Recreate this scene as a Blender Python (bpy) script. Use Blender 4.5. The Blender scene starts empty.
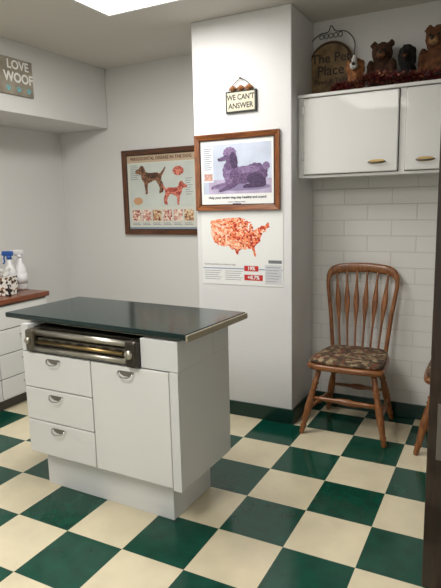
import bpy, bmesh, random
from math import *
from mathutils import Vector, Matrix, noise
random.seed(7)
S=bpy.context.scene
COL=S.collection
PAR=[None]

# ---------------------------------------------------------------- materials
def lin(c):
    return tuple(((v/255)/12.92 if v/255<=0.04045 else (((v/255)+0.055)/1.055)**2.4) for v in c)+(1,)
MC={}
def mat(name,rgb,rough=0.5,metal=0.0,var=0.0,vscale=8,bump=0.0,bscale=60,coat=0.0,spec=0.5):
    if name in MC: return MC[name]
    m=bpy.data.materials.new(name); m.use_nodes=True
    nt=m.node_tree; b=nt.nodes['Principled BSDF']
    b.inputs['Base Color'].default_value=lin(rgb); b.inputs['Roughness'].default_value=rough
    b.inputs['Metallic'].default_value=metal; b.inputs['Coat Weight'].default_value=coat
    b.inputs['Specular IOR Level'].default_value=spec
    tc=nt.nodes.new('ShaderNodeTexCoord')
    if var>0:
        n=nt.nodes.new('ShaderNodeTexNoise'); n.inputs['Scale'].default_value=vscale; n.inputs['Detail'].default_value=6
        nt.links.new(tc.outputs['Object'],n.inputs['Vector'])
        r=nt.nodes.new('ShaderNodeValToRGB'); r.color_ramp.elements[0].position=.3; r.color_ramp.elements[1].position=.7
        r.color_ramp.elements[0].color=lin([max(0,v*(1-var)) for v in rgb]); r.color_ramp.elements[1].color=lin([min(255,v*(1+var)) for v in rgb])
        nt.links.new(n.outputs['Fac'],r.inputs['Fac']); nt.links.new(r.outputs['Color'],b.inputs['Base Color'])
    if bump>0:
        n=nt.nodes.new('ShaderNodeTexNoise'); n.inputs['Scale'].default_value=bscale; n.inputs['Detail'].default_value=4
        nt.links.new(tc.outputs['Object'],n.inputs['Vector'])
        bp=nt.nodes.new('ShaderNodeBump'); bp.inputs['Strength'].default_value=bump; bp.inputs['Distance'].default_value=0.01
        nt.links.new(n.outputs['Fac'],bp.inputs['Height']); nt.links.new(bp.outputs['Normal'],b.inputs['Normal'])
    MC[name]=m; return m
def wood(name,c1,c2,rough=.35,axis='Z',scale=6,coat=.3):
    if name in MC: return MC[name]
    m=bpy.data.materials.new(name); m.use_nodes=True; nt=m.node_tree; b=nt.nodes['Principled BSDF']
    tc=nt.nodes.new('ShaderNodeTexCoord'); mp=nt.nodes.new('ShaderNodeMapping')
    sc={'X':(1,9,9),'Y':(9,1,9),'Z':(9,9,1)}[axis]; mp.inputs['Scale'].default_value=sc
    n=nt.nodes.new('ShaderNodeTexNoise'); n.inputs['Scale'].default_value=scale; n.inputs['Detail'].default_value=8; n.inputs['Distortion'].default_value=1.2
    r=nt.nodes.new('ShaderNodeValToRGB'); r.color_ramp.elements[0].position=.35; r.color_ramp.elements[1].position=.68
    r.color_ramp.elements[0].color=lin(c1); r.color_ramp.elements[1].color=lin(c2)
    nt.links.new(tc.outputs['Object'],mp.inputs['Vector']); nt.links.new(mp.outputs['Vector'],n.inputs['Vector'])
    nt.links.new(n.outputs['Fac'],r.inputs['Fac']); nt.links.new(r.outputs['Color'],b.inputs['Base Color'])
    b.inputs['Roughness'].default_value=rough; b.inputs['Coat Weight'].default_value=coat
    MC[name]=m; return m
def brickwall(name,rgb,mort,bw,bh,rough=.35,bump=.4,plane='XZ'):
    m=bpy.data.materials.new(name); m.use_nodes=True; nt=m.node_tree; b=nt.nodes['Principled BSDF']
    tc=nt.nodes.new('ShaderNodeTexCoord'); sp=nt.nodes.new('ShaderNodeSeparateXYZ'); cb=nt.nodes.new('ShaderNodeCombineXYZ')
    nt.links.new(tc.outputs['Object'],sp.inputs[0]); nt.links.new(sp.outputs[plane[0]],cb.inputs['X']); nt.links.new(sp.outputs[plane[1]],cb.inputs['Y'])
    br=nt.nodes.new('ShaderNodeTexBrick'); br.inputs['Scale'].default_value=1; br.inputs['Brick Width'].default_value=bw; br.inputs['Row Height'].default_value=bh
    br.inputs['Mortar Size'].default_value=.0025; br.inputs['Mortar Smooth'].default_value=.3
    br.inputs['Color1'].default_value=lin(rgb); br.inputs['Color2'].default_value=lin([v-3 for v in rgb]); br.inputs['Mortar'].default_value=lin(mort)
    nt.links.new(cb.outputs[0],br.inputs['Vector']); nt.links.new(br.outputs['Color'],b.inputs['Base Color'])
    bp=nt.nodes.new('ShaderNodeBump'); bp.inputs['Strength'].default_value=bump; bp.inputs['Distance'].default_value=.004; bp.invert=True
    nt.links.new(br.outputs['Fac'],bp.inputs['Height']); nt.links.new(bp.outputs['Normal'],b.inputs['Normal'])
    b.inputs['Roughness'].default_value=rough
    return m
def cells(name,stops,scale,rough=.6,feature='F1',const=True):
    if name in MC: return MC[name]
    m=bpy.data.materials.new(name); m.use_nodes=True; nt=m.node_tree; b=nt.nodes['Principled BSDF']
    tc=nt.nodes.new('ShaderNodeTexCoord'); v=nt.nodes.new('ShaderNodeTexVoronoi'); v.inputs['Scale'].default_value=scale
    nt.links.new(tc.outputs['Object'],v.inputs['Vector'])
    sp=nt.nodes.new('ShaderNodeSeparateXYZ'); nt.links.new(v.outputs['Color'],sp.inputs[0])
    r=nt.nodes.new('ShaderNodeValToRGB'); r.color_ramp.interpolation='CONSTANT' if const else 'LINEAR'
    e=r.color_ramp.elements
    e[0].position=stops[0][0]; e[0].color=lin(stops[0][1]); e[1].position=stops[1][0]; e[1].color=lin(stops[1][1])
    for p,c in stops[2:]:
        k=e.new(p); k.color=lin(c)
    nt.links.new(sp.outputs['X'],r.inputs['Fac']); nt.links.new(r.outputs['Color'],b.inputs['Base Color']); b.inputs['Roughness'].default_value=rough
    MC[name]=m; return m
def emis(name,rgb,st):
    m=bpy.data.materials.new(name); m.use_nodes=True; b=m.node_tree.nodes['Principled BSDF']
    b.inputs['Base Color'].default_value=lin(rgb); b.inputs['Emission Color'].default_value=lin(rgb); b.inputs['Emission Strength'].default_value=st; return m

WALL=mat('wall_paint',(222,222,221),.45,bump=.12,bscale=90)
WALLP=mat('pillar_paint',(227,228,230),.4,bump=.12,bscale=70)
CEIL=mat('ceiling_paint',(218,215,208),.8,bump=.08,bscale=120)
BRICK=brickwall('glazed_block',(228,228,226),(208,208,206),.305,.102,bump=.6)
LAM=mat('white_laminate',(217,219,220),.3)
LAMD=mat('cabinet_enamel',(226,227,226),.3,coat=.2)
GAP=mat('shadow_gap',(120,118,112),.8)
GREENB=mat('green_cove_base',(12,52,44),.3)
CREAM=mat('vinyl_cream',(218,208,180),.16,var=.04,vscale=5,bump=.02,bscale=18)
GREEN=mat('vinyl_green',(8,68,54),.15,var=.10,vscale=14,bump=.02,bscale=18)
OAK=wood('honey_oak',(108,62,30),(158,102,56))
OAKX=wood('honey_oak_x',(108,62,30),(158,102,56),axis='X')
FRM=wood('frame_oak_x',(104,54,22),(150,90,42),axis='X'); FRMZ=wood('frame_oak_z',(104,54,22),(150,90,42),axis='Z')
CTOP=wood('counter_wood',(98,50,28),(140,78,46),axis='Y',rough=.3)
DKW=wood('dark_door_wood',(30,18,13),(52,32,22),axis='Z',rough=.35)
CHROME=mat('chrome',(190,190,190),.22,metal=1)
BRONZE=mat('antique_bronze',(110,104,92),.35,metal=.8)
STEEL=mat('brushed_steel',(176,172,162),.32,metal=.9)
BRASS=mat('brass',(160,136,92),.3,metal=1)
BLACK=mat('black_plastic',(18,18,20),.4)
PAPER=mat('paper',(238,240,240),.5)
PT=mat('print_dark',(50,48,60),.6); PTG=mat('print_gray',(120,124,132),.6)
RED=mat('print_red',(200,40,40),.6)

# ---------------------------------------------------------------- helpers
def finish(me,name,m,smooth=False,bevel=0,seg=2):
    o=bpy.data.objects.new(name,me); COL.objects.link(o)
    if m is not None:
        if isinstance(m,(list,tuple)):
            for k in m: me.materials.append(k)
        else: me.materials.append(m)
    if smooth:
        for p in me.polygons: p.use_smooth=True
    if bevel>0:
        b=o.modifiers.new('bev','BEVEL'); b.width=bevel; b.segments=seg; b.limit_method='ANGLE'
    if PAR[0] is not None: o.parent=PAR[0]
    return o
def group(name,loc=(0,0,0),rz=0):
    e=bpy.data.objects.new(name,None); COL.objects.link(e); e.empty_display_size=.1
    e.location=loc; e.rotation_euler=(0,0,rz); PAR[0]=e; return e
def endg(): PAR[0]=None
def box(name,x0,x1,y0,y1,z0,z1,m,bevel=0,seg=2):
    me=bpy.data.meshes.new(name); cx,cy,cz=(x0+x1)/2,(y0+y1)/2,(z0+z1)/2
    bm=bmesh.new(); bmesh.ops.create_cube(bm,size=1)
    for v in bm.verts: v.co=Vector((v.co.x*(x1-x0),v.co.y*(y1-y0),v.co.z*(z1-z0)))
    bm.to_mesh(me); bm.free(); o=finish(me,name,m,bevel=bevel,seg=seg); o.location=(cx,cy,cz); return o
def sweep(name,pts,ws,ds,m,up=(0,1,0),n=14,closed=False):
    """elliptical tube: ws half-width in-plane, ds half-depth along 'up'"""
    me=bpy.data.meshes.new(name); bm=bmesh.new(); rings=[]; N=len(pts); P=[Vector(p) for p in pts]
    for i in range(N):
        if closed: t=P[(i+1)%N]-P[i-1]
        else: t=P[min(i+1,N-1)]-P[max(i-1,0)]
        t.normalize(); u=Vector(up); u=(u-t*u.dot(t)).normalized(); s=t.cross(u)
        w=ws[i] if hasattr(ws,'__len__') else ws; d=ds[i] if hasattr(ds,'__len__') else ds
        rings.append([bm.verts.new(P[i]+s*cos(a)*w+u*sin(a)*d) for a in [2*pi*k/n for k in range(n)]])
    for i in range(N if closed else N-1):
        a,b=rings[i],rings[(i+1)%N]
        for k in range(n): bm.faces.new((a[k],a[(k+1)%n],b[(k+1)%n],b[k]))
    if not closed: bm.faces.new(rings[0][::-1]); bm.faces.new(rings[-1])
    bmesh.ops.recalc_face_normals(bm,faces=bm.faces)
    bm.to_mesh(me); bm.free(); return finish(me,name,m,smooth=True)
def lathe(name,p0,p1,prof,m,n=18):
    p0=Vector(p0);p1=Vector(p1); d=p1-p0; up=(1,0,0) if abs(d.normalized().x)<.9 else (0,1,0)
    return sweep(name,[p0+d*t for t,r in prof],[r for t,r in prof],[r for t,r in prof],m,up=up,n=n)
def catmull(pts,sub=6,closed=False):
    P=[Vector(p) for p in pts]; N=len(P); out=[]
    rng=range(N) if closed else range(N-1)
    for i in rng:
        a=P[(i-1)%N] if closed or i>0 else P[0]; b=P[i]; c=P[(i+1)%N]; d=P[(i+2)%N] if closed or i+2<N else P[-1]
        for k in range(sub):
            t=k/sub; out.append(.5*((2*b)+(c-a)*t+(2*a-5*b+4*c-d)*t*t+(3*b-a-3*c+d)*t**3))
    if not closed: out.append(P[-1])
    return out
def flat(name,pts,y,m,th=.0006,smooth=0):
    """flat printed shape in local XZ, facing -Y"""
    P=[(p[0],0,p[1]) for p in pts]
    if smooth: P=[tuple(v) for v in catmull(P,smooth,True)]
    me=bpy.data.meshes.new(name); bm=bmesh.new()
    vs=[bm.verts.new((p[0],y,p[2])) for p in P]; f=bm.faces.new(vs)
    if f.normal.length==0: f.normal_update()
    f.normal_update()
    if f.normal.y>0: f.normal_flip()
    bm.to_mesh(me); bm.free(); return finish(me,name,m)
def rect(name,x0,x1,z0,z1,y,m): return flat(name,[(x0,z0),(x1,z0),(x1,z1),(x0,z1)],y,m)
def text(name,s,x,y,z,size,m,bold=0,al='CENTER',sx=1):
    c=bpy.data.curves.new(name,'FONT'); c.body=s; c.size=size; c.align_x=al; c.align_y='CENTER'; c.offset=bold; c.extrude=.0003; c.resolution_u=3
    c.materials.append(m); o=bpy.data.objects.new(name,c); COL.objects.link(o); o.location=(x,y,z); o.rotation_euler=(pi/2,0,0); o.scale=(sx,1,1)
    if PAR[0] is not None: o.parent=PAR[0]
    return o
def frame(cx_,cz_,w,h,bw,d,back,mx,mz,bead):
    # four mitred moulding boards, origin at centre, wall at y=0, facing -Y
    for nm,a,b,c,e,mm in (('frame_top',(-w/2,h/2),(w/2,h/2),(w/2-bw,h/2-bw),(-w/2+bw,h/2-bw),mx),
        ('frame_bottom',(-w/2,-h/2),(w/2,-h/2),(w/2-bw,-h/2+bw),(-w/2+bw,-h/2+bw),mx),
        ('frame_left',(-w/2,-h/2),(-w/2,h/2),(-w/2+bw,h/2-bw),(-w/2+bw,-h/2+bw),mz),
        ('frame_right',(w/2,-h/2),(w/2,h/2),(w/2-bw,h/2-bw),(w/2-bw,-h/2+bw),mz)):
        me=bpy.data.meshes.new(nm); bm=bmesh.new()
        A=[a,b,c,e]; f=[bm.verts.new((p[0],-d*(1 if i<2 else .6),p[1])) for i,p in enumerate(A)]; g=[bm.verts.new((p[0],-.001,p[1])) for p in A]
        bm.faces.new(f); bm.faces.new(g[::-1])
        for i in range(4): bm.faces.new((f[i],f[(i+1)%4],g[(i+1)%4],g[i]))
        bmesh.ops.recalc_face_normals(bm,faces=bm.faces); bm.to_mesh(me); bm.free(); finish(me,nm,mm,bevel=.003)
    k=bw; t=.006
    for nm,x0,x1,z0,z1 in (('bead_t',-w/2+k,w/2-k,h/2-k-t,h/2-k),('bead_b',-w/2+k,w/2-k,-h/2+k,-h/2+k+t),('bead_l',-w/2+k,-w/2+k+t,-h/2+k,h/2-k),('bead_r',w/2-k-t,w/2-k,-h/2+k,h/2-k)):
        box(nm,x0,x1,-d*.62,-.004,z0,z1,bead)
    box('poster_sheet',-w/2+k,w/2-k,-.008,-.002,-h/2+k,h/2-k,back)

# ---------------------------------------------------------------- room
T=.305; H=2.567
XL=-2.54; XS=-1.985; YB=1.56; PX0=-.773; PX1=-.10; YP=.924; YA=1.34; XR=1.76; YF=-3.2
me=bpy.data.meshes.new('floor'); bm=bmesh.new()
cache={}
def gv(i,j):
    if (i,j) not in cache: cache[(i,j)]=bm.verts.new((i*T,j*T,0))
    return cache[(i,j)]
for i in range(-9,7):
    for j in range(-11,6):
        f=bm.faces.new((gv(i,j),gv(i+1,j),gv(i+1,j+1),gv(i,j+1))); f.material_index=(i+j)%2
bm.to_mesh(me); bm.free(); finish(me,'floor',[CREAM,GREEN])
box('ceiling',XL-.1,XR+.1,YF-.1,YB+.1,H,H+.08,CEIL)
box('wall_back',XS,PX0+.02,YB,YB+.1,0,H,WALL)
box('wall_back_recess',XL-.1,XS,YB+.012,YB+.1,0,H,WALL)
box('wall_left',XL-.1,XL,YF,YB+.012,0,H,WALL)
box('wall_soffit',XL,XS,YF,YB,2.088,H,WALL,bevel=.004)
box('wall_pillar',PX0,PX1,YP,YB+.1,0,H,WALLP,bevel=.006)
box('wall_alcove',PX1,XR+.1,YA,YA+.1,0,2.0,BRICK)
box('wall_alcove_upper',PX1,XR+.1,YA,YA+.1,2.0,H,WALL)
box('wall_right',XR,XR+.1,YF,YA,0,H,WALL)
box('wall_front',XL-.1,XR+.1,YF-.1,YF,0,H,WALL)
def base(name,x0,x1,y0,y1): box(name,x0,x1,y0,y1,0,.10,GREENB,bevel=.004)
base('baseboard_pillar',PX0-.012,PX1+.012,YP-.012,YP); base('baseboard_pillar_side',PX1,PX1+.012,YP,YA); base('baseboard_alcove',PX1+.012,XR,YA-.012,YA)
base('baseboard_back',XS,PX0,YB-.012,YB); base('baseboard_left',XL,XL+.012,.80,YB)
base('baseboard_right',XR-.012,XR,YF,YA-.012); base('baseboard_pillar_left',PX0-.012,PX0,YP,YB-.012)

# ceiling lights (recessed fluorescent troffers)
LG=emis('diffuser_glow',(255,250,240),5)
def troffer(name,cx,cy,w,l,power):
    group(name,(cx,cy,H))
    box('trim_l',-w/2-.02,-w/2,-l/2-.02,l/2+.02,-.012,0,LAMD); box('trim_r',w/2,w/2+.02,-l/2-.02,l/2+.02,-.012,0,LAMD)
    box('trim_f',-w/2,w/2,-l/2-.02,-l/2,-.012,0,LAMD); box('trim_b',-w/2,w/2,l/2,l/2+.02,-.012,0,LAMD)
    box('diffuser',-w/2,w/2,-l/2,l/2,-.006,0,LG)
    L=bpy.data.lights.new('lamp','AREA'); L.shape='RECTANGLE'; L.size=w; L.size_y=l; L.energy=power; L.color=(1,.962,.918)
    o=bpy.data.objects.new('lamp_area',L); COL.objects.link(o); o.location=(0,0,-.03); o.parent=PAR[0]; endg()
troffer('fluorescent_ceiling_light',-.80,-.08,.60,1.20,25)
troffer('fluorescent_ceiling_light',-.30,-2.15,.60,1.20,36)

# ---------------------------------------------------------------- exam table
group('exam_table',(-.60,-.13,0),radians(-1))
TL=-.448; TR=.478
box('plinth',-.40,.39,-.20,.14,0,.20,LAM,bevel=.003)
box('body_lower',TL,TR,-.245,.205,.19,.735,LAM,bevel=.004)
box('body_back',TL,TR,.05,.205,.735,.87,LAM,bevel=.003)
box('body_side_left',TL,-.40,-.258,.05,.735,.87,LAM,bevel=.002)
box('body_upper_right',.285,TR,-.258,.05,.735,.87,LAM,bevel=.004)
box('recess_back',-.40,.285,.03,.05,.735,.87,BLACK)
box('gap_face',TL+.002,TR-.002,-.2465,-.244,.192,.733,GAP)
for i,(z0,z1) in enumerate(((.552,.730),(.380,.547),(.200,.375))):
    box('drawer_%d'%(i+1),TL+.002,-.008,-.262,-.246,z0,z1,LAMD,bevel=.004)
box('cupboard_door',-.002,.430,-.262,-.246,.200,.730,LAMD,bevel=.004)
box('stile_right',.434,TR,-.262,-.246,.19,.733,LAM,bevel=.002)
def pull(x,z):
    pts=[(x-.042,-.264,z),(x-.039,-.276,z-.010),(x-.024,-.282,z-.019),(x,-.284,z-.023),(x+.024,-.282,z-.019),(x+.039,-.276,z-.010),(x+.042,-.264,z)]
    sweep('pull',catmull(pts,3),.003,.003,CHROME,up=(0,0,1),n=8)
    flat('pull_cup',[(x-.040,z+.002),(x-.033,z-.013),(x-.014,z-.022),(x+.014,z-.022),(x+.033,z-.013),(x+.040,z+.002)],-.2632,mat('cup_shadow',(128,124,116),.4,metal=.5))
pull(-.235,.708); pull(-.235,.524); pull(-.235,.352); pull(.205,.708)
# slide-out roller mechanism
box('mech_tray',-.395,.27,-.225,.02,.74,.855,mat('mech_dark',(52,48,42),.4,metal=.6),bevel=.003)
lathe('roller_front',(-.375,-.255,.834),(.27,-.255,.834),[(0,.015),(1,.015)],STEEL)
box('mech_faceplate',-.335,.225,-.262,-.225,.772,.812,BRONZE,bevel=.006)
lathe('roller_lower',(-.375,-.270,.760),(.26,-.270,.760),[(0,.012),(1,.012)],STEEL)
lathe('roller_mid',(-.33,-.272,.792),(.20,-.272,.792),[(0,.0075),(1,.0075)],BRASS)
box('mech_end_left',-.398,-.345,-.285,-.05,.742,.852,BRONZE,bevel=.012)
box('mech_end_right',.225,.283,-.295,-.05,.738,.857,mat('mech_grey',(70,66,60),.35,metal=.7),bevel=.012)
for k in range(7): box('mech_slot',-.30+k*.075,-.262+k*.075,-.266,-.261,.801,.808,BLACK,bevel=.001)
lathe('mech_knob',(.254,-.315,.800),(.254,-.29,.800),[(0,.012),(.3,.020),(1,.020)],STEEL)
lathe('mech_knob_left',(-.37,-.305,.80),(-.37,-.28,.80),[(0,.010),(.3,.016),(1,.016)],STEEL)
TOPM=mat('table_top_laminate',(8,36,36),.15,var=.1,vscale=30,spec=.5)
EDG=mat('edge_trim',(176,168,146),.3,metal=.4)
def topbox(nm,x0,x1,y0,y1,z0,z1,m,bv=0):
    o=box(nm,x0,x1,y0,y1,z0,z1,m,bevel=bv,seg=3)
    a=radians(-2.6); cx,cy=-.045,.008; x,y,z=o.location
    o.location=(cx+x*cos(a)-y*sin(a),cy+x*sin(a)+y*cos(a),z); o.rotation_euler=(0,0,a)
topbox('top_support_rail',-.49,.50,-.21,.21,.868,.884,mat('rail_aluminium',(180,172,150),.35,metal=.7),.002)
topbox('top_slab',-.550,.584,-.250,.274,.882,.908,TOPM,.006)
topbox('top_edge_right',.584,.594,-.250,.274,.876,.905,EDG,.003)
endg()

# ---------------------------------------------------------------- left counter
group('base_cabinet',(XL,-.4,0))
box('carcass',0.002,.52,-1.0,1.14,.09,.775,LAM); box('toe_kick',0.002,.46,-1.0,1.12,0,.09,mat('toe',(90,88,84),.6))
box('countertop',0.002,.555,-1.02,1.15,.775,.812,CTOP,bevel=.006)
box('front_gap',.52,.522,-1.0,1.14,.10,.77,GAP)
for a,b in ((.66,1.13),(.18,.652),(-.30,.172),(-.98,-.308)):
    if a in (.66,.18):
        for i,(z0,z1) in enumerate(((.60,.765),(.425,.594),(.25,.419),(.10,.244))):
            box('drawer',.522,.538,a,b,z0,z1,LAMD,bevel=.004)
            y=(a+b)/2; sweep('pull',catmull([(.538,y-.045,z1-.05),(.56,y-.035,z1-.055),(.565,y,z1-.058),(.56,y+.035,z1-.055),(.538,y+.045,z1-.05)],3),.004,.004,CHROME,n=8,up=(0,0,1))
    else: box('door',.522,.538,a,b,.10,.765,LAMD,bevel=.004)
endg()
SPOT=cells('spotted_card',[(0,(240,238,232)),(.5,(30,28,28)),(.75,(150,120,90))],55)
group('tissue_box',(-2.15,.49,.812),.3)
box('carton',-.062,.062,-.062,.062,.001,.135,SPOT,bevel=.003)
me=bpy.data.meshes.new('tissue'); bm=bmesh.new(); rr=[]
for k in range(6):
    z=.135+.055*k/5; rad=.012+.035*(k/5)**.8
    rr.append([bm.verts.new((cos(a)*rad*(1+.35*sin(3*a+k)),sin(a)*rad*.7*(1+.3*cos(4*a)),z+.012*sin(5*a)*(k/5))) for a in [2*pi*q/20 for q in range(20)]])
for a,b in zip(rr,rr[1:]):
    for q in range(20): bm.faces.new((a[q],a[(q+1)%20],b[(q+1)%20],b[q]))
bm.to_mesh(me); bm.free(); finish(me,'tissue',PAPER,smooth=True); endg()
BLUE=mat('spray_blue',(40,90,170),.35); WHP=mat('white_plastic',(235,236,238),.35)
def spray(loc,rz,body,cap,s=1):
    g=group('spray_bottle',loc,rz); g.scale=(s,s,s)
    lathe('bottle',(0,0,0.001),(0,0,.21),[(0,.034),(.03,.038),(.5,.038),(.62,.036),(.75,.024),(.86,.013),(1,.013)],body)
    lathe('label',(0,0,.04),(0,0,.105),[(0,.0388),(1,.0388)],WHP)
    lathe('collar',(0,0,.205),(0,0,.228),[(0,.017),(1,.015)],cap)
    box('head',-.045,.028,-.011,.011,.226,.256,cap,bevel=.006); box('nozzle',-.062,-.043,-.008,.008,.235,.252,WHP,bevel=.003)
    sweep('trigger',catmull([(-.028,0,.23),(-.035,0,.21),(-.032,0,.19),(-.042,0,.175)],4),.004,.007,cap,n=8); endg()
spray((-2.24,.62,.812),.3,WHP,BLUE,1.2); spray((-2.25,.73,.812),.2,WHP,WHP,1.2)

# ---------------------------------------------------------------- wall cabinet
group('wall_cabinet',(PX1,1.04,0))
box('carcass',.002,1.84,0.0,.296,1.578,2.052,LAMD,bevel=.002)
box('cornice',.002,1.84,-.018,.296,2.052,2.072,LAMD,bevel=.004)
for a,b in ((.04,.600),(.640,1.19),(1.22,1.78)):
    box('gap',a-.003,b+.004,-.0022,0,1.594,2.050,mat('gap_soft',(92,90,86),.8))
    box('door',a,b,-.020,-.0022,1.598,2.046,LAMD,bevel=.006)
def cpull(x,z):
    pl=[(x+.058*cos(a)*(1-.25*abs(cos(a))**3),z+.013*sin(a)) for a in [2*pi*k/28 for k in range(28)]]
    flat('pull_plate',pl,-.0210,BRASS)
    sweep('pull',catmull([(x-.046,-.021,z),(x-.040,-.036,z-.004),(x,-.042,z-.006),(x+.040,-.036,z-.004),(x+.046,-.021,z)],4),.0055,.0045,BRONZE,up=(0,0,1),n=8)
cpull(.485,1.655); cpull(.750,1.655); cpull(1.66,1.655)
for z in (1.68,1.95): box('hinge',.034,.046,-.024,-.002,z,z+.05,CHROME,bevel=.002)
endg()

# ---------------------------------------------------------------- chairs
CUSH=cells('cushion_fabric',[(0,(92,76,58)),(.3,(138,116,88)),(.55,(72,56,44)),(.75,(112,66,52)),(.9,(160,142,114))],42,rough=.9)
LEG=[(0,.012),(.03,.0155),(.10,.016),(.13,.021),(.16,.015),(.2,.018),(.42,.0235),(.60,.020),(.68,.015),(.71,.022),(.74,.016),(.78,.023),(.81,.015),(.90,.018),(1,.016)]
STR=[(0,.008),(.15,.010),(.35,.012),(.42,.017),(.5,.019),(.58,.017),(.65,.012),(.85,.010),(1,.008)]
def chair(loc,rz):
    group('windsor_chair',loc,rz)
    out=catmull([(-.20,-.215,0),(0,-.228,0),(.20,-.215,0),(.235,-.16,0),(.225,0,0),(.20,.15,0),(.15,.195,0),(0,.21,0),(-.15,.195,0),(-.20,.15,0),(-.225,0,0),(-.235,-.16,0)],6,True)
    def slab(nm,sc,levels,m):
        me=bpy.data.meshes.new(nm); bm=bmesh.new(); rings=[]
        for z,s in levels: rings.append([bm.verts.new((p.x*s*sc,p.y*s*sc,z)) for p in out])
        n=len(out)
        for a,b in zip(rings,rings[1:]):
            for q in range(n): bm.faces.new((a[q],a[(q+1)%n],b[(q+1)%n],b[q]))
        bm.faces.new(rings[0][::-1]); bm.faces.new(rings[-1]); bmesh.ops.recalc_face_normals(bm,faces=bm.faces)
        bm.to_mesh(me); bm.free(); return finish(me,nm,m,smooth=True)
    slab('seat',1,[(.408,.88),(.413,.95),(.425,1.0),(.442,1.0),(.450,.97)],OAKX)
    slab('seat_cushion',.95,[(.450,.9),(.455,.985),(.464,1.0),(.476,.985),(.483,.93),(.487,.8),(.484,.4),(.482,.1)],CUSH)
    fl,fr,bl,br=(-.255,-.24,0),(.255,-.24,0),(-.215,.215,0),(.215,.215,0)
    tl,tr,ul,ur=(-.165,-.155,.415),(.165,-.155,.415),(-.14,.13,.415),(.14,.13,.415)
    for nm,a,b in (('leg_1',fl,tl),('leg_2',fr,tr),('leg_3',bl,ul),('leg_4',br,ur)): lathe(nm,a,b,LEG,OAK)
    def at(a,b,t): return tuple(Vector(a).lerp(Vector(b),t))
    lathe('stretcher_left',at(fl,tl,.36),at(bl,ul,.36),STR,OAK); lathe('stretcher_right',at(fr,tr,.36),at(br,ur,.36),STR,OAK)
    lathe('stretcher_front',at(fl,tl,.55),at(fr,tr,.55),STR,OAKX)
    m1=Vector(at(fl,tl,.36)).lerp(Vector(at(bl,ul,.36)),.5); m2=Vector(at(fr,tr,.36)).lerp(Vector(at(br,ur,.36)),.5)
    lathe('stretcher_mid',m1,m2,STR,OAKX); lathe('stretcher_back',at(bl,ul,.5),at(br,ur,.5),STR,OAKX)
    yb=lambda z:.165+(z-.45)*.13
    hp=[(-.172,.44),(-.182,.55),(-.198,.70),(-.216,.83),(-.224,.900),(-.214,.950),(-.178,.983),(-.09,.998),(0,1.002)]
    hp=hp+[(-x,z) for x,z in hp[-2::-1]]
    P=catmull([(x,yb(z),z) for x,z in hp],5)
    W=[.0135+.017*max(0,min(1,(p.z-.92)/.07)) for p in P]
    sweep('hoop_back',P,W,.011,OAK,up=(0,1,0),n=14)
    for k in range(6):
        f=(k-2.5)/2.5; pts=[];ws=[];ds=[]
        for q in range(15):
            t=q/14; z=.44+t*(.985-.44); x=f*(.122+.046*t); pts.append((x,yb(z),z))
            w=.0065+.0125*exp(-((t-.62)/.17)**2); ws.append(w); ds.append(.0065-.001*t)
        sweep('spindle_%d'%(k+1),pts,ws,ds,OAK,up=(0,1,0),n=10)
    endg()
chair((.255,1.055,0),0); chair((.925,1.055,0),-pi/2)

# ---------------------------------------------------------------- dark door at right
group('door_1',(.858,-.31,0))
box('leaf',0,.86,0,.045,.008,2.08,DKW,bevel=.003)
box('latch_plate',-.0015,.0,.010,.036,.90,1.06,CHROME); 
box('kick_guard',.03,.30,-.004,0,.52,.73,mat('guard_metal',(120,114,108),.4,metal=.5),bevel=.002)
lathe('knob',(.07,-.06,1.0),(.07,0,1.0),[(0,.012),(.2,.026),(.5,.026),(.7,.012),(1,.022)],BRASS)
endg()

# ---------------------------------------------------------------- poodle poster (pillar)
group('framed_poodle_poster',(-.467,YP,1.631))
frame(0,0,.592,.482,.034,.024,PAPER,FRM,FRMZ,mat('bead_dark',(60,34,20),.4))
Y=-.0086
rect('photo_area',-.24,.24,-.135,.175,Y,mat('poster_sky',(196,206,226),.5,var=.08,vscale=6))
rect('photo_ground',-.20,.24,-.135,-.045,Y-.0004,mat('poster_lilac',(186,176,206),.5,var=.08,vscale=10))
def curlm(n,a,b,sc=70):
    return cells(n,[(0,a),(.35,tuple((x+y)//2 for x,y in zip(a,b))),(.7,b)],sc,rough=.6,const=False)
PUR=curlm('poodle_purple',(78,56,94),(112,90,130),150); PURD=curlm('poodle_dark',(54,38,68),(84,64,102),150); PURL=curlm('poodle_light',(100,78,120),(142,120,160),150)
def curly(nm,cx,cz,rx,rz,y,m,bumps=13,amp=.09,rot=0):
    pts=[]
    for k in range(72):
        a=2*pi*k/72; r=1+amp*abs(sin(a*bumps/2)); x=cos(a)*rx*r; z=sin(a)*rz*r
        pts.append((cx+x*cos(rot)-z*sin(rot),cz+x*sin(rot)+z*cos(rot)))
    flat(nm,pts,y,m)
curly('dog_shadow',.04,-.095,.19,.022,Y-.0006,mat('poster_shade',(140,128,166),.5),9,.04)
curly('dog_haunch',.135,-.015,.075,.062,Y-.0008,PUR); curly('dog_body',.06,-.02,.105,.052,Y-.0012,PUR,17,.07,.08)
curly('dog_back_light',.07,.012,.085,.022,Y-.0014,PURL,15,.12,.02)
curly('dog_thigh',.13,-.045,.055,.035,Y-.0014,PURD,13,.08)
curly('dog_chest',-.035,-.005,.058,.075,Y-.0016,PURL,13,.08,.25)
curly('dog_chest_shade',-.01,-.03,.035,.045,Y-.0017,PUR,11,.1,.25)
flat('dog_neck',[(-.075,.02),(-.01,.03),(-.02,.10),(-.06,.10)],Y-.0018,PUR,smooth=4)
flat('dog_foreleg',[(-.06,-.055),(-.02,-.03),(-.05,-.075),(-.14,-.095),(-.18,-.105),(-.175,-.085),(-.12,-.07)],Y-.002,PURL,smooth=4)
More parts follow.
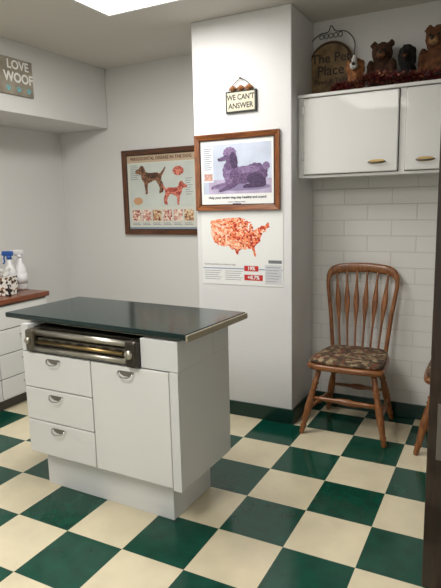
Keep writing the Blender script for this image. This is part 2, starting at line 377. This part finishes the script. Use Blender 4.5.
flat('dog_foreleg_far',[(-.02,-.06),(.03,-.05),(-.01,-.09),(-.10,-.12),(-.13,-.115),(-.09,-.095)],Y-.0022,PUR,smooth=4)
flat('dog_hindleg',[(.19,-.04),(.20,-.09),(.13,-.10),(.05,-.10),(.06,-.08),(.12,-.07)],Y-.0022,PURD,smooth=4)
curly('dog_topknot',-.045,.118,.044,.036,Y-.0022,PURL,11,.1)
flat('dog_muzzle',[(-.055,.108),(-.10,.098),(-.128,.085),(-.125,.072),(-.09,.074),(-.05,.08)],Y-.0024,PUR,smooth=4)
curly('dog_ear',-.018,.072,.026,.050,Y-.0026,PURD,9,.1,.15)
curly('dog_tail',.205,.03,.022,.022,Y-.0026,PURL,9,.12)
flat('dog_nose',[(-.131,.088),(-.122,.09),(-.12,.08),(-.13,.079)],Y-.0028,BLACK); flat('dog_eye',[(-.077,.103),(-.070,.105),(-.069,.099),(-.075,.098)],Y-.0028,BLACK)
rect('sidebar',-.24,-.165,-.06,.165,Y-.0006,mat('poster_pale',(226,234,244),.5)); 
for k in range(11): rect('sidebar_line',-.232,-.175-.008*(k%3),.150-k*.013,.154-k*.013,Y-.001,PTG)
rect('sidebar_chart',-.232,-.172,-.05,-.005,Y-.001,mat('chart_tan',(200,160,150),.5,var=.2,vscale=60))
text('title','Help your senior dog stay healthy and sound',0,Y-.001,-.158,.0225,PT,bold=.0003)
text('subtitle','senior wellness exam',0,Y-.001,-.186,.014,PTG); rect('logo_patch',-.03,.03,-.202,-.196,Y-.001,PUR)
endg()

# ---------------------------------------------------------------- map poster
group('heartworm_map_poster',(-.445,YP,1.143))
box('sheet',-.290,.290,-.003,-.001,-.238,.238,PAPER)
Y=-.0036
US=[(-124.7,48.4),(-122.8,49),(-110,49),(-95.2,49),(-94.6,48.7),(-89.6,48),(-92,46.7),(-90.5,46.6),(-88,47.4),(-87.5,46.5),(-84.8,46.5),(-84.7,45.9),(-87,45.7),(-87.9,43.5),(-87.5,41.7),(-86.3,42.2),(-86.4,43.8),(-85.3,45.2),(-84.2,45.6),(-83.4,45.1),(-83.9,43.8),(-82.6,44),(-82.5,42.8),(-83.3,41.8),(-81.7,41.5),(-79,42.8),(-79,43.3),(-76.5,43.5),(-75,45),(-71.5,45),(-70.5,46),(-69.2,47.4),(-68,47.2),(-67.5,45.4),(-67,44.8),(-70,43.8),(-70.8,42.6),(-70,41.8),(-71.5,41.4),(-74,40.8),(-74.2,39.6),(-75.4,38.2),(-76,37),(-75.8,35.5),(-77.5,34.4),(-79,33.4),(-81.2,31.8),(-81.4,30),(-80.1,27),(-80.4,25.3),(-81.7,25.9),(-82.7,27.8),(-83.8,30),(-85.5,29.8),(-88,30.3),(-89.5,29.3),(-91.5,29.4),(-94,29.6),(-97,28),(-97.3,26),(-99.2,26.5),(-101,29.6),(-103,29),(-104.6,30),(-106.5,31.7),(-111,31.3),(-114.8,32.5),(-117.1,32.5),(-118.4,34),(-120.6,34.6),(-122.4,37.5),(-124.3,40.3),(-124.2,43),(-124,46)]
pp=[((lo+96)*.78/22.5*.212-.012,(la-38+ .006*(lo+96)**2*-.35+.6)/22.5*.235+.080) for lo,la in US]
def usmat():
    m=bpy.data.materials.new('county_map'); m.use_nodes=True; nt=m.node_tree; b=nt.nodes['Principled BSDF']
    tc=nt.nodes.new('ShaderNodeTexCoord'); v=nt.nodes.new('ShaderNodeTexVoronoi'); v.inputs['Scale'].default_value=100
    nt.links.new(tc.outputs['Object'],v.inputs['Vector']); sp=nt.nodes.new('ShaderNodeSeparateXYZ'); nt.links.new(v.outputs['Color'],sp.inputs[0])
    n=nt.nodes.new('ShaderNodeTexNoise'); n.inputs['Scale'].default_value=14; nt.links.new(tc.outputs['Object'],n.inputs['Vector'])
    p2=nt.nodes.new('ShaderNodeSeparateXYZ'); nt.links.new(tc.outputs['Object'],p2.inputs[0])
    a=nt.nodes.new('ShaderNodeMath'); a.operation='MULTIPLY_ADD'; a.inputs[1].default_value=.62; nt.links.new(sp.outputs['X'],a.inputs[0]); nt.links.new(n.outputs['Fac'],a.inputs[2])
    c=nt.nodes.new('ShaderNodeMath'); c.operation='MULTIPLY_ADD'; c.inputs[1].default_value=.75; nt.links.new(p2.outputs['X'],c.inputs[0]); nt.links.new(a.outputs[0],c.inputs[2])
    r=nt.nodes.new('ShaderNodeValToRGB'); r.color_ramp.interpolation='CONSTANT'; e=r.color_ramp.elements
    e[0].position=0; e[0].color=lin((250,214,188)); e[1].position=.62; e[1].color=lin((246,166,120))
    for q,cc in ((.80,(240,124,80)),(.95,(222,76,50)),(1.0,(180,40,32))): k=e.new(q); k.color=lin(cc)
    nt.links.new(c.outputs[0],r.inputs['Fac']); nt.links.new(r.outputs['Color'],b.inputs['Base Color']); b.inputs['Roughness'].default_value=.5; return m
flat('usa_map',pp,Y,usmat())
rect('map_base_band',-.285,.285,-.135,-.128,Y,mat('band',(150,160,190),.5))
text('caption','Canine parasite prevalence map',-.275,Y,-.105,.018,PTG,al='LEFT')
def rrect(nm,x0,x1,z0,z1,m): rect(nm,x0,x1,z0,z1,Y-.0003,m)
rrect('badge_1',.02,.12,-.145,-.110,RED); rrect('badge_2',.02,.15,-.205,-.168,RED)
text('badge_text_1','19%',.07,Y-.0008,-.1275,.032,PAPER,bold=.0012); text('badge_text_2','+8.7%',.085,Y-.0008,-.1865,.034,PAPER,bold=.0012)
rrect('panel_right',.165,.28,-.225,-.10,mat('p_grey',(214,216,222),.5))
for k in range(6): rrect('note_line',.175,.27-.01*(k%3),-.118-k*.018,-.115-k*.018,PTG)
for c0 in (-.275,-.12):
    for k in range(5): rrect('text_line',c0,c0+.13-.012*(k%3),-.150-k*.014,-.1475-k*.014,PTG)
rrect('logo_patch',.19,.28,-.09,-.07,PTG)
endg()

# ---------------------------------------------------------------- dental poster (back wall)
group('framed_dental_poster',(-1.462,YB,1.540))
DF=wood('frame_brown_x',(66,36,18),(104,60,30),axis='X'); DFZ=wood('frame_brown_z',(66,36,18),(104,60,30),axis='Z')
frame(0,0,.76,.70,.040,.026,mat('dental_sheet',(216,218,210),.5),DF,DFZ,mat('bead_dark2',(50,28,16),.4))
Y=-.0086
rect('header_band',-.335,.335,.245,.305,Y,mat('header_tan',(196,176,150),.5)); text('title','PERIODONTAL DISEASE IN THE DOG',0,Y-.0008,.275,.036,mat('title_brown',(96,50,40),.5),bold=.0008)
rect('inner_field',-.31,.31,-.12,.235,Y,mat('inner_teal',(204,212,206),.5,var=.04,vscale=5))
BR=curlm('dog_brown',(70,46,34),(150,108,80),90); RD=curlm('dog_red',(150,50,44),(224,140,120),80)
def sdog(ox,oz,s,m,md,flip=1):
    q=lambda L:[(ox+x*s*flip,oz+z*s) for x,z in L]
    flat('dog_far_legs',q([(.62,0),(.78,-.3),(.74,-.62),(.66,-.62),(.6,-.3),(.4,-.1)]),Y-.0008,md,smooth=3)
    flat('dog_far_legs',q([(-.3,-.1),(-.2,-.62),(-.32,-.64),(-.42,-.1)]),Y-.0008,md,smooth=3)
    L=[(-.95,.42),(-.90,.52),(-.72,.60),(-.62,.72),(-.48,.74),(-.36,.60),(-.28,.42),(0,.36),(.35,.38),(.58,.32),(.72,.44),(.88,.62),(.94,.60),(.82,.36),(.68,.16),(.66,-.02),(.60,-.2),(.70,-.4),(.64,-.66),(.50,-.68),(.54,-.42),(.42,-.18),(.26,-.02),(0,-.12),(-.14,-.16),(-.20,-.3),(-.22,-.66),(-.36,-.7),(-.34,-.35),(-.42,-.14),(-.56,.06),(-.60,.26),(-.74,.32),(-.9,.34)]
    flat('dog_figure',q(L),Y-.0012,m,smooth=3)
    flat('dog_ear',q([(-.58,.68),(-.46,.70),(-.40,.50),(-.46,.36),(-.56,.46)]),Y-.0016,md,smooth=3)
    flat('dog_saddle',q([(-.2,.36),(.1,.34),(.4,.34),(.5,.2),(.2,.08),(-.1,.12),(-.28,.2)]),Y-.0016,md,smooth=3)
BRD=curlm('dog_brown_dark',(44,30,24),(96,66,50),90); RDD=curlm('dog_red_dark',(110,30,30),(190,90,76),80)
sdog(-.10,.10,.160,BR,BRD); sdog(.125,-.015,.130,RD,RDD,-1)
curly('tooth_view',.17,.165,.05,.036,Y-.001,RD,7,.05); curly('tooth_view',-.235,-.07,.045,.030,Y-.001,mat('tan_print',(206,160,120),.6),7,.05)
for k in range(8): rect('note',-.30,-.235+.01*(k%3),.22-k*.016,.224-k*.016,Y-.0008,PTG); rect('note',.235,.30-.01*(k%3),.10-k*.018,.104-k*.018,Y-.0008,PTG)
gm=[cells('gum_photo_%d'%i,s,70,rough=.5,const=False) for i,s in enumerate(([(0,(150,60,56)),(.5,(216,160,150)),(.8,(240,226,206))],[(0,(190,110,100)),(.5,(226,190,176)),(.8,(244,236,220))],[(0,(120,60,50)),(.5,(200,150,110)),(.8,(230,214,180))]))]
for k in range(6):
    x=-.30+k*.103; rect('stage_photo',x,x+.088,-.235,-.145,Y-.0008,gm[k%3])
    rect('stage_text',x,x+.07,-.256,-.252,Y-.0008,PTG); rect('stage_text',x,x+.08,-.268,-.264,Y-.0008,PTG)
rect('foot_band',-.335,.335,-.305,-.288,Y,mat('foot_blue',(140,156,170),.5))
endg()

# ---------------------------------------------------------------- small hanging sign on pillar
group('hanging_wooden_sign',(-.425,YP,2.055))
SG=mat('sign_cream',(226,218,196),.6); SD=mat('sign_dark',(46,52,50),.6)
box('board',-.105,.105,-.016,-.004,-.065,.065,SD,bevel=.003); box('board_face',-.094,.094,-.018,-.015,-.055,.055,SG,bevel=.001)
text('line_1',"WE CAN'T",0,-.0185,.024,.046,SD,bold=.001,sx=.85); text('line_2','ANSWER',0,-.0185,-.026,.046,SD,bold=.001,sx=.9)
sweep('hanging_wire',catmull([(-.085,-.01,.065),(-.05,-.01,.105),(0,-.01,.135),(.05,-.01,.105),(.085,-.01,.065)],5),.002,.002,BLACK,n=8)
lathe('hook',(0,-.02,.137),(0,0,.137),[(0,.006),(.4,.003),(1,.003)],BRASS)
PB=mat('puppy_tan',(156,104,62),.7,var=.2,vscale=60)
for sx in (-.055,.0,.055):
    me=bpy.data.meshes.new('pup'); bm=bmesh.new()
    for c,r in (((sx,-.012,.078),.019),((sx,-.024,.073),.010),((sx-.017,-.012,.078),.009),((sx+.017,-.012,.078),.009)):
        bmesh.ops.create_icosphere(bm,subdivisions=2,radius=r,matrix=Matrix.Translation(c))
    bm.to_mesh(me); bm.free(); finish(me,'puppy_head',PB,smooth=True)
    lathe('pup_nose',(sx,-.037,.075),(sx,-.032,.075),[(0,.002),(1,.004)],BLACK,8)
endg()
# ---------------------------------------------------------------- sign on soffit
g=group('love_woof_sign',(XS,.585,2.325),pi/2)
box('board',-.18,.145,-.018,-.002,-.120,.120,mat('sign_grey_wood',(150,142,128),.7,var=.15,vscale=10),bevel=.003)
SW=mat('sign_white',(240,240,236),.6); TE=mat('sign_teal',(120,190,200),.6)
text('word_1','LOVE',.015,-.0185,.074,.080,SW,bold=.002); text('word_2','WOOF',.015,-.0185,-.008,.088,SW,bold=.003,sx=.92)
for px in (-.08,.01,.10):
    curly('paw_pad',px,-.088,.014,.011,-.019,TE,5,.03)
    for dx,dz in ((-.016,.012),(-.006,.02),(.006,.02),(.016,.012)): curly('paw_toe',px+dx,-.088+dz,.005,.006,-.019,TE,5,.02)
endg()

# ---------------------------------------------------------------- toys on the cabinet
ZC=2.073
group('pet_shop_arch_sign',(.025,1.315,ZC))
pts=[(-.14,.003),(.14,.003),(.145,.22)]+[(.145*cos(a),.22+.14*sin(a)) for a in [pi*k/14 for k in range(1,14)]]+[(-.145,.22)]
me=bpy.data.meshes.new('arch'); bm=bmesh.new(); A=[bm.verts.new((x,-.012,z)) for x,z in pts]; B=[bm.verts.new((x,.0,z)) for x,z in pts]
bm.faces.new(A); bm.faces.new(B[::-1])
for i in range(len(pts)): bm.faces.new((A[i],A[(i+1)%len(pts)],B[(i+1)%len(pts)],B[i]))
bmesh.ops.recalc_face_normals(bm,faces=bm.faces); bm.to_mesh(me); bm.free()
finish(me,'arch_board',mat('arch_tan',(118,96,66),.7,var=.35,vscale=14),bevel=.003)
AD=mat('arch_paint',(44,34,26),.6)
sweep('arch_border',[Vector((x*.93,-.014,.01+z*.94)) for x,z in pts],.005,.003,AD,closed=True,n=8)
text('word_1','The Pet',0,-.0135,.255,.080,AD,bold=.001); text('word_2','Place',0,-.0135,.18,.085,AD,bold=.001); text('word_3','Paws & Tails',0,-.0135,.115,.042,AD,bold=.0008)
sweep('wire_loop',catmull([(-.140,-.006,.22),(-.150,-.006,.34),(-.08,-.006,.405),(-.02,-.006,.415),(.0,-.006,.45),(.03,-.006,.415),(.10,-.006,.40),(.150,-.006,.33),(.140,-.006,.22)],6),.003,.003,BLACK,n=8)
for q in range(5): sweep('wire_curl',[( -.06+.03*q+.014*cos(a),-.01,.390+.014*sin(a)) for a in [2*pi*k/14 for k in range(14)]],.0022,.0022,BLACK,closed=True,n=6)
endg()
def plush(name,loc,rz,s,balls,m,patches=(),dark=BLACK,eyes=(),nose=None,sz=1):
    g=group(name,loc,rz); g.scale=(s,s,s*sz)
    def mk(nm,bl,mm,vox=.009):
        me=bpy.data.meshes.new(nm); bm=bmesh.new()
        for c,r in bl:
            r=r if hasattr(r,'__len__') else (r,r,r)
            bmesh.ops.create_icosphere(bm,subdivisions=3,radius=1,matrix=Matrix.Translation(c)@Matrix.Diagonal((*r,1)))
        bm.to_mesh(me); bm.free(); o=finish(me,nm,mm,smooth=True)
        r=o.modifiers.new('rm','REMESH'); r.mode='VOXEL'; r.voxel_size=vox; r.use_smooth_shade=True
        t=bpy.data.textures.new('fur','CLOUDS'); t.noise_scale=.016; d=o.modifiers.new('d','DISPLACE'); d.texture=t; d.strength=.016; d.mid_level=.5
        return o
    mk('body',balls,m)
    for nm,bl,mm in patches: mk(nm,bl,mm,.007)
    for e in eyes+((nose,) if nose else ()):
        me=bpy.data.meshes.new('eye'); bm=bmesh.new(); bmesh.ops.create_icosphere(bm,subdivisions=2,radius=e[1],matrix=Matrix.Translation(e[0])); bm.to_mesh(me); bm.free(); finish(me,'eye' if e is not nose else 'nose',dark,smooth=True)
    endg()
def fur(n,c): return mat(n,c,.95,var=.3,vscale=40,bump=.7,bscale=200)
BEAR=[((0,0,.085),(.070,.06,.085)),((0,-.01,.205),(.062,.055,.056)),((0,-.06,.19),(.028,.028,.023)),((-.05,0,.252),(.022,.012,.022)),((.05,0,.252),(.022,.012,.022)),
 ((-.066,-.03,.115),(.022,.032,.055)),((.066,-.03,.115),(.022,.032,.055)),((-.044,-.055,.03),(.03,.045,.029)),((.044,-.055,.03),(.03,.045,.029))]
BE=(((-.022,-.062,.215),.0065),((.022,-.062,.215),.0065)); BN=((0,-.088,.196),.010)
MUZ=lambda c:[('muzzle_patch',[((0,-.066,.188),(.026,.026,.021))],c)]
DOG=[((0,.02,.07),(.052,.07,.06)),((0,-.01,.11),(.038,.04,.06)),((0,-.020,.165),(.046,.046,.044)),((0,-.065,.152),(.026,.034,.022)),((-.044,-.015,.150),(.013,.022,.046)),((.044,-.015,.150),(.013,.022,.046)),((-.030,-.045,.02),(.02,.045,.02)),((.030,-.045,.02),(.02,.045,.02))]
DE=(((-.018,-.063,.180),.006),((.018,-.063,.180),.006)); DN=((0,-.100,.158),.009)
plush('plush_beagle',(.212,1.19,ZC),.1,.98,DOG,fur('fur_tan',(150,100,62)),[('face_blaze',[((0,-.055,.175),(.018,.026,.042)),((0,-.073,.150),(.026,.032,.020))],fur('fur_white',(226,214,196)))],eyes=(((-.022,-.065,.182),.007),((.022,-.065,.182),.007)),nose=((0,-.108,.156),.010),sz=1.0)
plush('brown_teddy_bear',(.360,1.235,ZC),.05,.98,BEAR,fur('fur_brown',(66,42,28)),MUZ(fur('fur_lt',(112,78,52))),eyes=BE,nose=BN,sz=1.10)
plush('plush_black_dog',(.508,1.215,ZC),-.1,.90,DOG,fur('fur_black',(28,24,24)),[('snout',[((0,-.069,.150),(.022,.03,.018))],fur('fur_rust',(112,70,42)))],eyes=DE,nose=DN,sz=1.3)
plush('big_teddy_bear',(.672,1.235,ZC),-.25,1.12,BEAR,fur('fur_honey',(98,62,38)),MUZ(fur('fur_lt2',(144,108,74))),eyes=BE,nose=BN,sz=1.12)
plush('plush_puppy',(.84,1.215,ZC),0,.9,DOG,fur('fur_tan2',(150,104,66)),eyes=DE,nose=DN)
# tinsel garland
me=bpy.data.meshes.new('garland'); bm=bmesh.new()
path=catmull([(.12,1.07,ZC+.020),(.17,1.063,ZC+.025),(.24,1.061,ZC+.020),(.30,1.060,ZC+.050),(.37,1.060,ZC+.055),(.44,1.060,ZC+.045),(.52,1.060,ZC+.03),(.60,1.062,ZC+.035),(.74,1.062,ZC+.025)],40)
for p in path:
    for q in range(10):
        d=Vector((random.uniform(-1,1),random.uniform(-.5,.30),random.uniform(-.8,1))).normalized(); L=random.uniform(.024,.044)
        s=d.cross(Vector((random.random(),random.random(),random.random()))).normalized()*.0034
        e=p+d*L
        if e.z<ZC+.004: e.z=ZC+.004
        f=bm.faces.new((bm.verts.new(p-s),bm.verts.new(p+s),bm.verts.new(e+s*.4),bm.verts.new(e-s*.4))); f.material_index=random.choice((0,0,0,1,1,2))
bm.to_mesh(me); bm.free()
finish(me,'tinsel_garland',[mat('tinsel_red',(110,34,36),.4,metal=.3),mat('tinsel_dark',(44,30,26),.4,metal=.3),mat('tinsel_gold',(160,110,76),.3,metal=.6)])

# ---------------------------------------------------------------- world, camera, view
w=bpy.data.worlds.new('World'); S.world=w; w.use_nodes=True; w.node_tree.nodes['Background'].inputs[0].default_value=(.8,.85,.9,1); w.node_tree.nodes['Background'].inputs[1].default_value=.1
cam=bpy.data.cameras.new('camera'); co=bpy.data.objects.new('camera',cam); COL.objects.link(co); S.camera=co
cam.sensor_fit='VERTICAL'; cam.sensor_height=36; cam.lens=540.4/588*36; cam.clip_start=.05
Rz=lambda a:Matrix.Rotation(a,4,'Z'); Rx=lambda a:Matrix.Rotation(a,4,'X')
co.matrix_world=Matrix.Translation((1.0545,-2.2516,1.4395))@Rz(.4818)@Rx(pi/2-.1670)@Rz(-.0239)
S.view_settings.view_transform='Standard'; S.view_settings.look='None'; S.view_settings.exposure=0
